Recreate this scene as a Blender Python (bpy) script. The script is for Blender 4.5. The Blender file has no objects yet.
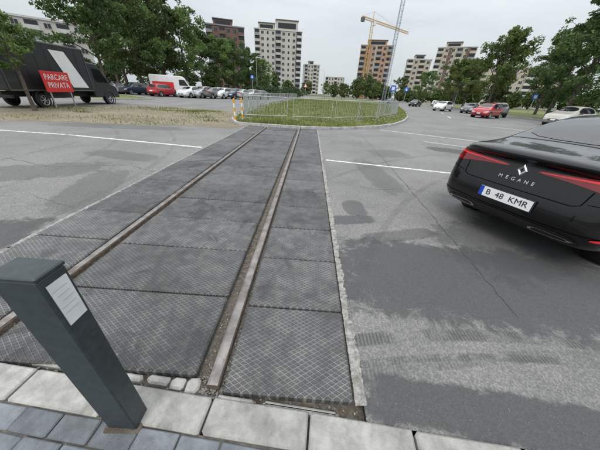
import bpy, bmesh, math, random
import numpy as np
from mathutils import Vector, Matrix
from mathutils.bvhtree import BVHTree
random.seed(7); RNG=np.random.default_rng(7)
sc=bpy.context.scene
COL=bpy.context.collection

# ------------------------------------------------------------ materials
def _n(nt,t,**k):
    n=nt.nodes.new(t)
    for a,b in k.items(): setattr(n,a,b)
    return n
def mk(name):
    m=bpy.data.materials.new(name); m.use_nodes=True
    nt=m.node_tree; return m,nt,nt.nodes['Principled BSDF']
def math_(nt,op,a,b=None,c=None):
    n=_n(nt,'ShaderNodeMath',operation=op)
    for i,v in enumerate((a,b,c)):
        if v is None: continue
        if isinstance(v,(int,float)): n.inputs[i].default_value=v
        else: nt.links.new(v,n.inputs[i])
    return n.outputs[0]
def maprange(nt,v,a,b,c=0.,d=1.):
    n=_n(nt,'ShaderNodeMapRange',interpolation_type='SMOOTHSTEP')
    n.inputs['From Min'].default_value=a;n.inputs['From Max'].default_value=b
    n.inputs['To Min'].default_value=c;n.inputs['To Max'].default_value=d
    nt.links.new(v,n.inputs['Value']); return n.outputs['Result']
def noise(nt,vec,scale,detail=5,rough=.6,dist=0.):
    n=_n(nt,'ShaderNodeTexNoise'); n.inputs['Scale'].default_value=scale; n.inputs['Detail'].default_value=detail
    n.inputs['Roughness'].default_value=rough; n.inputs['Distortion'].default_value=dist
    nt.links.new(vec,n.inputs['Vector']); return n.outputs['Fac']
def mixc(nt,fac,a,b,mode='MIX'):
    n=_n(nt,'ShaderNodeMix',data_type='RGBA',blend_type=mode)
    for s,v in ((0,fac),(6,a),(7,b)):
        if isinstance(v,(int,float)): n.inputs[s].default_value=v
        elif isinstance(v,tuple): n.inputs[s].default_value=(*v,1)
        else: nt.links.new(v,n.inputs[s])
    return n.outputs[2]
def island_var(nt,c,lo,hi):
    g=_n(nt,'ShaderNodeNewGeometry'); hs=_n(nt,'ShaderNodeHueSaturation'); nt.links.new(c,hs.inputs['Color'])
    nt.links.new(math_(nt,'ADD',math_(nt,'MULTIPLY',g.outputs['Random Per Island'],hi-lo),lo),hs.inputs['Value']); return hs.outputs[0]
def M(name,col,rough=.6,metal=0.,var=0.,vscale=3.,bump=0.,bscale=60.,coat=0.,spec=.5,rvar=0.,isl=0.,grime=None):
    m,nt,b=mk(name)
    b.inputs['Base Color'].default_value=(*col,1); b.inputs['Roughness'].default_value=rough
    b.inputs['Metallic'].default_value=metal; b.inputs['Coat Weight'].default_value=coat
    b.inputs['Coat Roughness'].default_value=.04
    b.inputs['Specular IOR Level'].default_value=spec
    tc=_n(nt,'ShaderNodeTexCoord').outputs['Object']
    if var:
        lo=tuple(c*(1-var) for c in col); hi=tuple(min(1,c*(1+var)) for c in col)
        c=mixc(nt,maprange(nt,noise(nt,tc,vscale,5,.65),.3,.7),lo,hi)
        if grime: c=mixc(nt,maprange(nt,noise(nt,tc,vscale*.45,6,.72,.4),.50,.66,0,.6),c,grime)
        if isl: c=island_var(nt,c,1-isl,1+isl*.6)
        nt.links.new(c,b.inputs['Base Color'])
    if rvar:
        nt.links.new(maprange(nt,noise(nt,tc,vscale*2,4),.3,.7,max(0,rough-rvar),min(1,rough+rvar)),b.inputs['Roughness'])
    if bump:
        bp=_n(nt,'ShaderNodeBump'); bp.inputs['Strength'].default_value=bump; bp.inputs['Distance'].default_value=.01
        nt.links.new(noise(nt,tc,bscale,4),bp.inputs['Height']); nt.links.new(bp.outputs['Normal'],b.inputs['Normal'])
    return m

def asphalt():
    m,nt,b=mk('asphalt')
    g=_n(nt,'ShaderNodeNewGeometry').outputs['Position']
    big=noise(nt,g,.45,4,.6); mid=noise(nt,g,3.,5,.7); fine=noise(nt,g,70,3,.7)
    vo=_n(nt,'ShaderNodeTexVoronoi'); vo.inputs['Scale'].default_value=110; nt.links.new(g,vo.inputs['Vector'])
    c=mixc(nt,maprange(nt,big,.35,.65),(.160,.158,.154),(.235,.230,.222))
    c=mixc(nt,maprange(nt,mid,.3,.7,0,.45),c,(.27,.264,.254))
    agg=mixc(nt,maprange(nt,vo.outputs['Color'],.2,.9),(.62,.62,.62),(1.28,1.27,1.25))
    c=mixc(nt,.8,c,agg,'MULTIPLY')
    c=mixc(nt,maprange(nt,fine,.35,.7,0,.35),c,(.12,.118,.114))
    # stains, damp and newer surfacing: cx,cy,rx,ry,rot,strength
    blobs=[(1.75,1.72,1.50,.58,-.05,.80),(1.15,.62,.85,.13,-.07,.8),(.62,2.78,.34,.13,.2,.7),(.75,3.15,.16,.28,.1,.6),(1.2,2.45,.5,.12,.3,.5),
           (-3.35,1.85,.55,.36,.3,.8),(4.8,8.3,.72,.42,-.4,.75),(3.0,2.7,1.5,.6,.45,.6),(-5.2,3.6,1.5,.5,.5,.45),
           (-4.2,5.2,.9,.3,-.2,.4),(1.5,5.0,.3,1.2,.1,.4),(2.4,7.2,.6,.5,.2,.4),(-7,9,2.5,.5,.1,.4),(-3.3,3.3,.35,.9,.35,.4)]
    edge=math_(nt,'MULTIPLY',math_(nt,'SUBTRACT',noise(nt,g,4.2,7,.8,.6),.5),2.6)
    for (cx,cy,rx,ry,rt,s) in blobs:
        mp=_n(nt,'ShaderNodeMapping',vector_type='TEXTURE')
        mp.inputs['Location'].default_value=(cx,cy,0);mp.inputs['Rotation'].default_value=(0,0,rt);mp.inputs['Scale'].default_value=(rx,ry,1)
        nt.links.new(g,mp.inputs['Vector'])
        v=_n(nt,'ShaderNodeVectorMath',operation='MULTIPLY'); nt.links.new(mp.outputs[0],v.inputs[0]);nt.links.new(mp.outputs[0],v.inputs[1])
        l=_n(nt,'ShaderNodeVectorMath',operation='LENGTH'); nt.links.new(v.outputs[0],l.inputs[0])
        d=math_(nt,'ADD',l.outputs['Value'],edge)
        f=maprange(nt,d,1.18,.72,0,s)
        c=mixc(nt,f,c,(.050,.050,.052))
    # fine scattered stains / oil drips
    dr=maprange(nt,noise(nt,g,1.7,6,.8,.8),.60,.72,0,.45); c=mixc(nt,dr,c,(.07,.07,.07))
    sx=_n(nt,'ShaderNodeSeparateXYZ'); nt.links.new(g,sx.inputs[0])
    tread=math_(nt,'FRACT',math_(nt,'MULTIPLY',sx.outputs[0],40.))
    tread=maprange(nt,tread,.35,.6,.55,1.)
    for (cx,cy,r,wd,st) in ((1.6,-5.0,6.12,.06,.85),(1.6,-5.0,5.96,.03,.7),(2.4,-7.0,8.02,.05,.55),(9.,-2.,9.2,.06,.4),(9.,-2.,10.7,.06,.4),(-12.,3.,9.,.07,.35),(-12.,3.,7.5,.07,.35)):
        dx=math_(nt,'SUBTRACT',sx.outputs[0],cx); dy=math_(nt,'SUBTRACT',sx.outputs[1],cy)
        rr=math_(nt,'SQRT',math_(nt,'ADD',math_(nt,'MULTIPLY',dx,dx),math_(nt,'MULTIPLY',dy,dy)))
        q=math_(nt,'ABSOLUTE',math_(nt,'SUBTRACT',rr,r))
        f=maprange(nt,q,wd,wd*.6,0,1)
        f=math_(nt,'MULTIPLY',f,maprange(nt,mid,.38,.56,0,st)); f=math_(nt,'MULTIPLY',f,tread)
        c=mixc(nt,f,c,(.06,.06,.06))
    nt.links.new(c,b.inputs['Base Color'])
    nt.links.new(maprange(nt,mid,.3,.7,.70,.92),b.inputs['Roughness'])
    bp=_n(nt,'ShaderNodeBump');bp.inputs['Strength'].default_value=.6;bp.inputs['Distance'].default_value=.006
    h=math_(nt,'ADD',vo.outputs['Distance'],math_(nt,'MULTIPLY',fine,.8))
    nt.links.new(h,bp.inputs['Height']);nt.links.new(bp.outputs[0],b.inputs['Normal'])
    return m
def mat_rubber():
    m,nt,b=mk('rubber_diamond_tread')
    g=_n(nt,'ShaderNodeNewGeometry').outputs['Position']
    sx=_n(nt,'ShaderNodeSeparateXYZ'); nt.links.new(g,sx.inputs[0])
    X=math_(nt,'DIVIDE',sx.outputs[0],.050); Y=math_(nt,'DIVIDE',sx.outputs[1],.031)
    def rib(v):
        fr=math_(nt,'FRACT',v); return math_(nt,'ABSOLUTE',math_(nt,'SUBTRACT',fr,.5))
    r1=rib(math_(nt,'ADD',X,Y)); r2=rib(math_(nt,'SUBTRACT',X,Y))
    mx=math_(nt,'MAXIMUM',r1,r2)
    n1=noise(nt,g,1.6,5,.65); n2=noise(nt,g,9,5,.72); n3=noise(nt,g,90,3,.7)
    h=maprange(nt,math_(nt,'ADD',mx,math_(nt,'MULTIPLY',math_(nt,'SUBTRACT',n3,.5),.10)),.31,.43)
    base=mixc(nt,maprange(nt,n1,.35,.68),(.042,.043,.045),(.072,.073,.075))
    base=mixc(nt,maprange(nt,n2,.42,.72,0,.75),base,(.125,.118,.108))
    ribc=mixc(nt,maprange(nt,n2,.3,.7),(.105,.107,.110),(.235,.232,.226))
    wear=maprange(nt,n1,.34,.58,.25,1.)
    c=mixc(nt,math_(nt,'MULTIPLY',h,wear),base,ribc)
    c=mixc(nt,maprange(nt,n3,.45,.8,0,.3),c,(.19,.18,.165))
    wet=maprange(nt,noise(nt,g,1.25,6,.74,.6),.545,.63,0,.68)
    c=mixc(nt,wet,c,(.028,.028,.030))
    c=island_var(nt,c,.78,1.14)
    nt.links.new(c,b.inputs['Base Color'])
    nt.links.new(maprange(nt,n2,.3,.75,.46,.78),b.inputs['Roughness'])
    bp=_n(nt,'ShaderNodeBump');bp.inputs['Strength'].default_value=.9;bp.inputs['Distance'].default_value=.006
    hh=math_(nt,'ADD',h,math_(nt,'MULTIPLY',n3,.5))
    nt.links.new(hh,bp.inputs['Height']);nt.links.new(bp.outputs[0],b.inputs['Normal'])
    return m
def ground_mat(name,a,bc,cc,s1=.5,s2=8,bump=.6):
    m,nt,b=mk(name)
    g=_n(nt,'ShaderNodeNewGeometry').outputs['Position']
    c=mixc(nt,maprange(nt,noise(nt,g,s1,5,.65),.35,.65),a,bc)
    c=mixc(nt,maprange(nt,noise(nt,g,s2,5,.7),.42,.68),c,cc)
    nt.links.new(c,b.inputs['Base Color']); b.inputs['Roughness'].default_value=.95
    bp=_n(nt,'ShaderNodeBump');bp.inputs['Strength'].default_value=bump;bp.inputs['Distance'].default_value=.03
    nt.links.new(noise(nt,g,s2*4,5,.7),bp.inputs['Height']);nt.links.new(bp.outputs[0],b.inputs['Normal'])
    return m
def leaf_mat(name,dark,light,trans=.3):
    m,nt,b=mk(name)
    g=_n(nt,'ShaderNodeNewGeometry'); oi=_n(nt,'ShaderNodeObjectInfo')
    c=mixc(nt,g.outputs['Random Per Island'],dark,light)
    tc=_n(nt,'ShaderNodeTexCoord')
    c=mixc(nt,maprange(nt,noise(nt,tc.outputs['Object'],.55,2),.35,.65,0,.5),c,tuple(x*.6 for x in dark))
    hs=_n(nt,'ShaderNodeHueSaturation'); nt.links.new(c,hs.inputs['Color']); hs.inputs['Saturation'].default_value=.9
    nt.links.new(maprange(nt,oi.outputs['Random'],0,1,.480,.515),hs.inputs['Hue'])
    nt.links.new(maprange(nt,oi.outputs['Random'],0,1,.85,1.3),hs.inputs['Value'])
    nt.links.new(hs.outputs[0],b.inputs['Base Color']); b.inputs['Roughness'].default_value=.6
    b.inputs['Specular IOR Level'].default_value=.25
    t=_n(nt,'ShaderNodeBsdfTranslucent'); nt.links.new(hs.outputs[0],t.inputs['Color'])
    mx=_n(nt,'ShaderNodeMixShader'); mx.inputs[0].default_value=trans
    nt.links.new(b.outputs[0],mx.inputs[1]);nt.links.new(t.outputs[0],mx.inputs[2])
    nt.links.new(mx.outputs[0],nt.nodes['Material Output'].inputs['Surface'])
    return m

ASPH=asphalt(); RUB=mat_rubber()
SOIL=ground_mat('track_bed_dirt',(.085,.068,.052),(.14,.115,.092),(.20,.18,.15),3,25)
DIRT=ground_mat('bare_dirt',(.19,.150,.112),(.28,.23,.175),(.14,.15,.07),.5,5)
GRASSG=ground_mat('grass_ground',(.075,.12,.030),(.14,.17,.045),(.16,.15,.06),.4,6)
TERR=ground_mat('terrain',(.06,.085,.03),(.10,.11,.05),(.12,.11,.07),.05,.6)
KERB=M('kerb_concrete',(.35,.34,.315),.85,var=.25,vscale=9,bump=.6,bscale=120,isl=.16,grime=(.17,.16,.145))
KERBG=M('kerb_concrete_far',(.36,.355,.34),.85,var=.25,vscale=4,bump=.4,bscale=60)
PAVE=M('paver_concrete',(.165,.178,.195),.85,var=.3,vscale=7,bump=.6,bscale=150,isl=.22,grime=(.10,.10,.10))
PAVEB=M('paver_joint_sand',(.11,.10,.088),.95,var=.3,vscale=20,bump=.5,bscale=150)
STONE=M('rubble_stone',(.27,.25,.22),.9,var=.35,vscale=15,bump=.6,bscale=80,isl=.3)
MORT=M('broken_concrete',(.30,.29,.27),.92,var=.35,vscale=22,bump=1.,bscale=60,grime=(.13,.12,.11))
WPAINT=M('worn_white_paint',(.56,.56,.54),.75,var=.3,vscale=9,bump=.3,bscale=90,grime=(.28,.28,.27))
RAILT=M('rail_running_surface',(.27,.25,.235),.42,metal=.75,var=.3,vscale=10,rvar=.14,grime=(.12,.085,.06))
RAILS=M('rail_worn_side',(.12,.092,.074),.8,var=.4,vscale=18,bump=.5,bscale=70)
SEAMM=M('joint_black',(.02,.02,.02),.9)
CRACK=M('crack_sealant',(.065,.065,.065),.8,var=.3,vscale=20)
BOLM=M('bollard_powdercoat',(.028,.038,.041),.40,var=.2,vscale=30,bump=.12,bscale=300,rvar=.1)
LABEL=M('label_white',(.62,.63,.64),.45,var=.09,vscale=12)
LABT=M('label_grey_print',(.45,.47,.49),.5)
BLACKP=M('paint_black',(.003,.003,.0035),.3,coat=.75,spec=.15,rvar=.08,vscale=3)
GLASS=M('glass_dark',(.010,.012,.014),.04,spec=.6)
RUBT=M('tyre_rubber',(.02,.02,.02),.8,bump=.3)
RIM=M('rim_alloy',(.45,.46,.47),.3,metal=.8)
TRIM=M('black_plastic',(.012,.012,.013),.55)
GAP=M('panel_gap',(.002,.002,.002),.9,spec=.05)
CHROME=M('chrome',(.75,.76,.78),.15,metal=1.)
REDL=M('tail_light_red',(.16,.003,.006),.08,coat=.6)
REDB=M('tail_light_band',(.72,.025,.035),.15,coat=.6)
HEADL=M('headlight_glass',(.55,.57,.6),.08,coat=1.)
PLATE=M('plate_white',(.74,.75,.76),.35)
PBLUE=M('plate_blue',(.01,.05,.4),.4)
PTXT=M('plate_text',(.01,.01,.01),.5)
GALV=M('galvanised_steel',(.42,.44,.45),.45,metal=.5,var=.15,vscale=8)
ORG=M('orange_marking',(.68,.30,.03),.5,var=.15,vscale=10)
BLKP=M('black_marking',(.02,.02,.02),.6)
REDP=M('sign_red',(.55,.02,.02),.45)
WHT=M('white_panel',(.68,.69,.69),.5,var=.06,vscale=2)
BLUE=M('sign_blue',(.02,.12,.5),.4)
BARK=M('bark',(.10,.08,.062),.95,var=.4,vscale=6,bump=.8,bscale=20)
LEAF1=leaf_mat('leaf_green',(.050,.088,.022),(.125,.185,.048),.35)
LEAF2=leaf_mat('leaf_light',(.085,.138,.030),(.17,.25,.06),.4)
LEAF3=leaf_mat('leaf_dark',(.030,.058,.022),(.075,.120,.038),.25)
BLADE=leaf_mat('grass_blade',(.12,.17,.035),(.27,.30,.08),.35)
FLOW=M('yellow_flower',(.65,.52,.04),.7)

# ------------------------------------------------------------ mesh helpers
class Geo:
    """verts/faces accumulator with material slots"""
    def __init__(s): s.v=[];s.f=[];s.m=[];s.mats=[];s.smooth=[]
    def slot(s,mat):
        if mat not in s.mats: s.mats.append(mat)
        return s.mats.index(mat)
    def add(s,v,f,mat,smooth=False):
        o=len(s.v); s.v+= [tuple(p) for p in v]; k=s.slot(mat)
        for q in f: s.f.append(tuple(i+o for i in q)); s.m.append(k); s.smooth.append(smooth)
    def box(s,c,d,mat,rot=0.,bev=0.,tilt=None,chip=0.):
        x,y,z=[q/2 for q in d]
        if bev<=0:
            v=[(-x,-y,-z),(x,-y,-z),(x,y,-z),(-x,y,-z),(-x,-y,z),(x,-y,z),(x,y,z),(-x,y,z)]
            f=[(0,3,2,1),(4,5,6,7),(0,1,5,4),(1,2,6,5),(2,3,7,6),(3,0,4,7)]
        else:
            b=min(bev,x*.9,y*.9,z*.9)
            if chip:
                b0=[b*random.uniform(.6,1.+chip) for _ in range(8)]
            else: b0=[b]*8
            v=[(-x+b0[0],-y,-z),(x-b0[1],-y,-z),(x,-y+b0[2],-z),(x,y-b0[3],-z),(x-b0[4],y,-z),(-x+b0[5],y,-z),(-x,y-b0[6],-z),(-x,-y+b0[7],-z)]
            v+=[(a[0],a[1],z-b) for a in v[:8]]
            k=(x-b)/x; l=(y-b)/y
            v+=[(a[0]*k,a[1]*l,z) for a in v[:8]]
            f=[tuple(range(7,-1,-1)),tuple(range(16,24))]
            for i in range(8):
                j=(i+1)%8; f+=[(i,j,j+8,i+8),(i+8,j+8,j+16,i+16)]
        R=Matrix.Rotation(rot,3,'Z')
        if tilt: R=R@Matrix.Rotation(tilt[0],3,'X')@Matrix.Rotation(tilt[1],3,'Y')
        s.add([R@Vector(p)+Vector(c) for p in v],f,mat)
    def tube(s,p0,p1,r0,mat,r1=None,seg=8,cap=True,smooth=True):
        p0=Vector(p0);p1=Vector(p1); r1=r0 if r1 is None else r1
        d=(p1-p0).normalized(); a=d.orthogonal().normalized(); b=d.cross(a)
        v=[];f=[]
        for p,r in ((p0,r0),(p1,r1)):
            for i in range(seg):
                t=2*math.pi*i/seg; v.append(p+a*math.cos(t)*r+b*math.sin(t)*r)
        for i in range(seg):
            j=(i+1)%seg; f.append((i,j,j+seg,i+seg))
        s.add(v,f,mat,smooth)
        if cap: s.add(v,[tuple(range(seg-1,-1,-1)),tuple(range(seg,2*seg))],mat)
    def path(s,pts,rads,mat,seg=7):
        for i in range(len(pts)-1): s.tube(pts[i],pts[i+1],rads[i],mat,rads[i+1],seg,cap=False)
    def lathe(s,prof,mat,axis='x',c=(0,0,0),seg=28,smooth=True):
        v=[];f=[];n=len(prof)
        for i in range(seg):
            t=2*math.pi*i/seg
            for (a,r) in prof:
                if axis=='x': v.append((c[0]+a,c[1]+r*math.cos(t),c[2]+r*math.sin(t)))
                elif axis=='z': v.append((c[0]+r*math.cos(t),c[1]+r*math.sin(t),c[2]+a))
                else: v.append((c[0]+r*math.cos(t),c[1]+a,c[2]+r*math.sin(t)))
        for i in range(seg):
            j=(i+1)%seg
            for k in range(n-1): f.append((i*n+k,j*n+k,j*n+k+1,i*n+k+1))
        s.add(v,f,mat,smooth)
    def mesh(s,name):
        me=bpy.data.meshes.new(name); me.from_pydata(s.v,[],s.f)
        for m in s.mats: me.materials.append(m)
        me.polygons.foreach_set('material_index',s.m); me.polygons.foreach_set('use_smooth',s.smooth)
        me.update(); return me
    def obj(s,name,parent=None): return ob(name,s.mesh(name),parent)
def ob(name,data,parent=None,loc=None,rz=None):
    o=bpy.data.objects.new(name,data); COL.objects.link(o)
    if parent: o.parent=parent
    if loc: o.location=loc
    if rz is not None: o.rotation_euler=(0,0,rz)
    return o
def empty(name,loc=(0,0,0),rz=0.,s=1.):
    o=ob(name,None,None,loc,rz); o.scale=(s,s,s); o.empty_display_size=.3; return o
def sheet(name,pts,z,mat,parent=None):
    bm=bmesh.new(); vs=[bm.verts.new((x,y,z)) for x,y in pts]; f=bm.faces.new(vs)
    bm.normal_update()
    if f.normal.z<0: f.normal_flip()
    bmesh.ops.triangulate(bm,faces=[f])
    me=bpy.data.meshes.new(name); bm.to_mesh(me); bm.free(); me.materials.append(mat)
    return ob(name,me,parent)
def kerb_ribbon(name,pts,w,z0,z1,mat,closed=True,seglen=1.0):
    """individual kerb stones following a polyline"""
    g=Geo(); n=len(pts)
    for i in range(n if closed else n-1):
        a=Vector(pts[i]);b=Vector(pts[(i+1)%n]); L=(b-a).length
        if L<.05: continue
        k=max(1,round(L/seglen)); k=min(k,60); d=(b-a)/k; rz=math.atan2(d.y,d.x)
        for j in range(k):
            c=a+d*(j+.5)
            g.box((c.x,c.y,(z0+z1)/2+random.uniform(-.006,.006)),(d.length-.012,w,z1-z0),mat,rz,.012)
    return g.obj(name)
def text(body,size,mat,parent,loc,rot,name,ext=.002,align='CENTER'):
    cu=bpy.data.curves.new(name,'FONT'); cu.body=body; cu.size=size; cu.extrude=ext; cu.align_x=align; cu.align_y='CENTER'
    cu.materials.append(mat); o=ob(name,cu,parent); o.location=loc; o.rotation_euler=rot; return o
def wobble(pts,amp,step=.6):
    out=[]; n=len(pts)
    for i in range(n):
        a=Vector(pts[i]);b=Vector(pts[(i+1)%n]); k=max(1,int((b-a).length/step))
        for j in range(k):
            p=a+(b-a)*j/k; out.append((p.x+random.gauss(0,amp),p.y+random.gauss(0,amp)))
    return out

# ------------------------------------------------------------ ground, road, tracks
TX0,TX1=-2.84,.395        # corridor of the level crossing
S=-.0737                  # kerb skew
def ky(x): return .575+S*x
YE=11.5
sheet('terrain',[(-1500,-400),(1500,-400),(1500,1800),(-1500,1800)],-.16,TERR)
g=Geo()
g.add([(-70,ky(-70),0),(TX0,ky(TX0),0),(TX0,YE,0),(-70,YE,0)],[(0,1,2,3)],ASPH)
g.add([(TX1,ky(TX1),0),(90,ky(90),0),(90,YE,0),(TX1,YE,0)],[(0,1,2,3)],ASPH)
g.add([(-70,YE,0),(TX0,YE,0),(TX1,YE,0),(90,YE,0),(90,140,0),(-70,140,0)],[(0,1,2,3,4,5)],ASPH)
for x in (TX0,TX1): g.add([(x,.4,-.14),(x,YE,-.14),(x,YE,0),(x,.4,0)],[(0,1,2,3)],SEAMM)
g.obj('asphalt_road')
sheet('track_bed',[(TX0-.02,.3),(TX1+.02,.3),(TX1+.02,YE+.05),(TX0-.02,YE+.05)],-.040,SOIL)

RL,RR=-1.97,-.445
g=Geo(); rr=random.Random(3)
def panel(x0,x1,y0,y1):
    dz=rr.uniform(-.004,.005)
    g.box(((x0+x1)/2,(y0+y1)/2,-.02+dz),(x1-x0-rr.uniform(.004,.014),y1-y0-rr.uniform(.010,.020),.066),RUB,rr.uniform(-.005,.005),.011,(rr.uniform(-.005,.005),rr.uniform(-.003,.003)))
for (x0,x1,ys) in ((-2.80,RL-.05,.745),(RL+.10,RR-.11,.700),(RR+.06,.345,.625)):
    y=ys
    while y<YE-.3:
        panel(x0,x1,y,y+.605); y+=.605
g.obj('crossing_panels')
g=Geo()
for x in (RL,RR):
    prof=[(-.036,-.05),(-.036,-.004),(-.030,.008),(-.015,.013),(.015,.013),(.030,.008),(.036,-.004),(.036,-.05)]
    for k in range(7):
        a,b=prof[k],prof[k+1]
        g.add([(x+a[0],.66,a[1]),(x+a[0],YE+3,a[1]),(x+b[0],YE+3,b[1]),(x+b[0],.66,b[1])],[(0,1,2,3)],RAILT if k in (2,3,4) else RAILS)
    g.add([(x+p[0],.66,p[1]) for p in prof],[tuple(range(8))],RAILS)
g.obj('railway_rails')
# crumbling concrete joints along both outer edges
def edge_strip(xa,xb,name,N=900):
    bm=bmesh.new(); rows=[]; jit=0
    for i in range(N):
        y=.62+i*(YE-.62)/(N-1)
        jit=jit*.75+random.gauss(0,.0045)
        out=xb+(jit+.006*math.sin(y*3.1))*(1 if xb>xa else -1)
        dip=-.02 if random.random()<.05 else 0
        r=[]
        for k in range(4):
            t=k/3; zz=.004+random.uniform(-.006,.004)+(dip if k in(1,2) else 0)
            if k==0: zz-=.006
            if k==3: zz=.0035
            r.append(bm.verts.new((xa+(out-xa)*t+random.uniform(-.002,.002),y,zz)))
        rows.append(r)
    for i in range(N-1):
        for k in range(3): bm.faces.new((rows[i][k],rows[i][k+1],rows[i+1][k+1],rows[i+1][k]) if xb>xa else (rows[i][k+1],rows[i][k],rows[i+1][k],rows[i+1][k+1]))
    me=bpy.data.meshes.new(name);bm.to_mesh(me);bm.free();me.materials.append(MORT);ob(name,me)
edge_strip(.350,.405,'concrete_edge_strip'); edge_strip(-2.805,-2.85,'concrete_edge_strip',500)
def stones(name,n,fn,mat,smin,smax):
    g=Geo()
    base=[Vector(p) for p in [(1,0,0),(-1,0,0),(0,1,0),(0,-1,0),(0,0,1),(0,0,-1)]]
    fs=[(0,2,4),(2,1,4),(1,3,4),(3,0,4),(2,0,5),(1,2,5),(3,1,5),(0,3,5)]
    for i in range(n):
        x,y,z=fn(); s=random.uniform(smin,smax)
        R=Matrix.Rotation(random.random()*6.3,3,Vector((random.random(),random.random(),random.random()+.1)).normalized())
        k=Vector((random.uniform(.7,1.3),random.uniform(.7,1.3),random.uniform(.5,.8)))*s
        g.add([Vector((x,y,z))+R@Vector((p.x*k.x,p.y*k.y,p.z*k.z))*random.uniform(.8,1.15) for p in base],fs,mat)
    return g.obj(name)
def groove():
    t=random.random()**2*10.5+.66
    c=random.choice([(RR-.07,.035),(RR-.07,.035),(RL+.065,.03),(RR+.05,.008)])
    return (c[0]+random.uniform(-c[1],c[1]),t,random.uniform(-.040,-.030))
stones('ballast_gravel',1700,groove,STONE,.002,.008)
def edgeg():
    t=random.random()**1.5*8+.62
    return (.385+abs(random.gauss(0,.022)),t,.004)
stones('loose_grit',900,edgeg,STONE,.0015,.005)
def nearr():
    x=random.choice([random.uniform(-1.9,.38),random.gauss(-.5,.07)]); return (x,ky(x)+.01+random.random()**1.5*.05,-.03)
stones('rubble',300,nearr,STONE,.003,.011)
def grit():
    x=random.uniform(.4,3.5); return (x,ky(x)+.02+abs(random.gauss(0,.2)),.002)
stones('road_grit',520,grit,STONE,.0012,.0035)

g=Geo(); d=math.atan(S); rr=random.Random(11)
x=-.42-.515*17
while x<9:
    L=.515; cx=x+L/2
    g.box((cx,ky(cx)-.083+rr.uniform(-.003,.003),-.04+rr.uniform(-.004,.004)),(L-rr.uniform(.006,.014),.158,.12),KERB,d+rr.uniform(-.008,.008),.008,(rr.uniform(-.012,.012),rr.uniform(-.005,.005)),1.2)
    x+=L
for (bx,by,lx,ly,r) in ((-.555,.66,.075,.08,.08),(-.645,.665,.08,.06,-.05),(-.76,.675,.13,.045,-.07),(-1.05,.69,.40,.035,-.07),(-1.5,.725,.45,.035,-.07),(-.30,.605,.2,.03,-.07),(0.05,.585,.4,.03,-.07)):
    g.box((bx,by,-.040),(lx,ly,.08),KERB,r,.010,None,1.5)
g.obj('kerb')
g=Geo(); R=Matrix.Rotation(d,3,'Z'); rr=random.Random(5)
for j in range(16):
    off=(j%2)*.1
    for i in range(-34,30):
        cx=i*.2+off; cy=-.168-.0505-j*.101
        p=R@Vector((cx,cy,0))+Vector((0,.575,0))
        if -.87<p.x<-.72 and .43<p.y<.54 : continue
        g.box((p.x,p.y,-.02+rr.uniform(-.004,.004)),(.193,.094,.07),PAVE,d+rr.uniform(-.016,.016),.005,(rr.uniform(-.014,.014),rr.uniform(-.01,.01)),1.)
g.obj('paver_blocks')
sheet('pavement',[(-70,ky(-70)-.16),(90,ky(90)-.16),(90,-12),(-70,-12)],.004,PAVEB)
def stripe(g,a,b,w,z=.004,mat=WPAINT):
    a=Vector(a);b=Vector(b);L=(b-a).length;n=(b-a).normalized();p=Vector((-n.y,n.x))*w/2
    k=max(2,int(L/.07)); v=[];f=[]
    for i in range(k+1):
        c=a+(b-a)*i/k; j=random.uniform(-.16,.1); j2=random.uniform(-.16,.1)
        v+=[(c.x+p.x*(1+j),c.y+p.y*(1+j),z),(c.x-p.x*(1+j2),c.y-p.y*(1+j2),z)]
    for i in range(k): f.append((2*i,2*i+2,2*i+3,2*i+1))
    g.add(v,f,mat)
g=Geo()
stripe(g,(-9.6,7.05),(-7.2,7.0),.12); stripe(g,(-7.13,7.0),(-2.9,6.45),.12)
stripe(g,(.47,5.93),(3.75,5.36),.11)
stripe(g,(3.6,12.9),(8.0,10.5),.13); stripe(g,(12.2,20.0),(17.5,13.2),.15); stripe(g,(-20,7.6),(-10,7.1),.14)
stripe(g,(4.6,9.9),(9.5,7.2),.10)
for k in range(5): stripe(g,(14+3.2*k,26+8*k),(15.2+3.2*k,29+8*k),.14)
g.obj('road_markings')
def crack(g,pts,w):
    P=[]
    for i in range(len(pts)-1):
        a=Vector(pts[i]);b=Vector(pts[i+1]);k=max(2,int((b-a).length/.08))
        for j in range(k): P.append(a+(b-a)*j/k+Vector((random.gauss(0,.012),random.gauss(0,.012))))
    P.append(Vector(pts[-1])); v=[];f=[]
    for i,p in enumerate(P):
        n=(P[min(i+1,len(P)-1)]-P[max(i-1,0)]).normalized(); q=Vector((-n.y,n.x))*w*random.uniform(.15,1)/2
        v+=[(p.x+q.x,p.y+q.y,.004),(p.x-q.x,p.y-q.y,.004)]
    for i in range(len(P)-1): f.append((2*i,2*i+2,2*i+3,2*i+1))
    g.add(v,f,CRACK)
g=Geo()
crack(g,[(2.25,10.5),(2.1,7.5),(1.95,4.5),(1.8,2.2),(1.74,1.3)],.012)
crack(g,[(.45,4.3),(1.3,4.0),(2.0,4.2),(3.4,3.5)],.007); crack(g,[(.45,8.8),(2.2,8.6),(4.5,9.2)],.012)
crack(g,[(-2.9,4.2),(-3.6,4.5),(-4.8,4.1),(-6.5,4.6)],.010); crack(g,[(-3.0,2.6),(-3.9,2.9),(-4.6,2.6)],.007)
crack(g,[(-5.5,1.5),(-5.9,3.5),(-6.1,6.3)],.010); crack(g,[(4.2,4.6),(5.2,7.5),(5.8,10)],.012)
g.obj('road_cracks')
dirtp=wobble([(-13.5,8.3),(-11.1,8.6),(-9.2,9.3),(-7.4,9.55),(-5.2,10.2),(-3.3,10.35),(-3.0,11.2),(-3.9,14),(-5.0,18.5),(-8.5,19.2),(-12.6,18.3),(-14.2,15.5),(-16.2,12.4),(-16.5,9.4)],.09,.5)
sheet('dirt_patch',dirtp,.004,DIRT)
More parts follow.
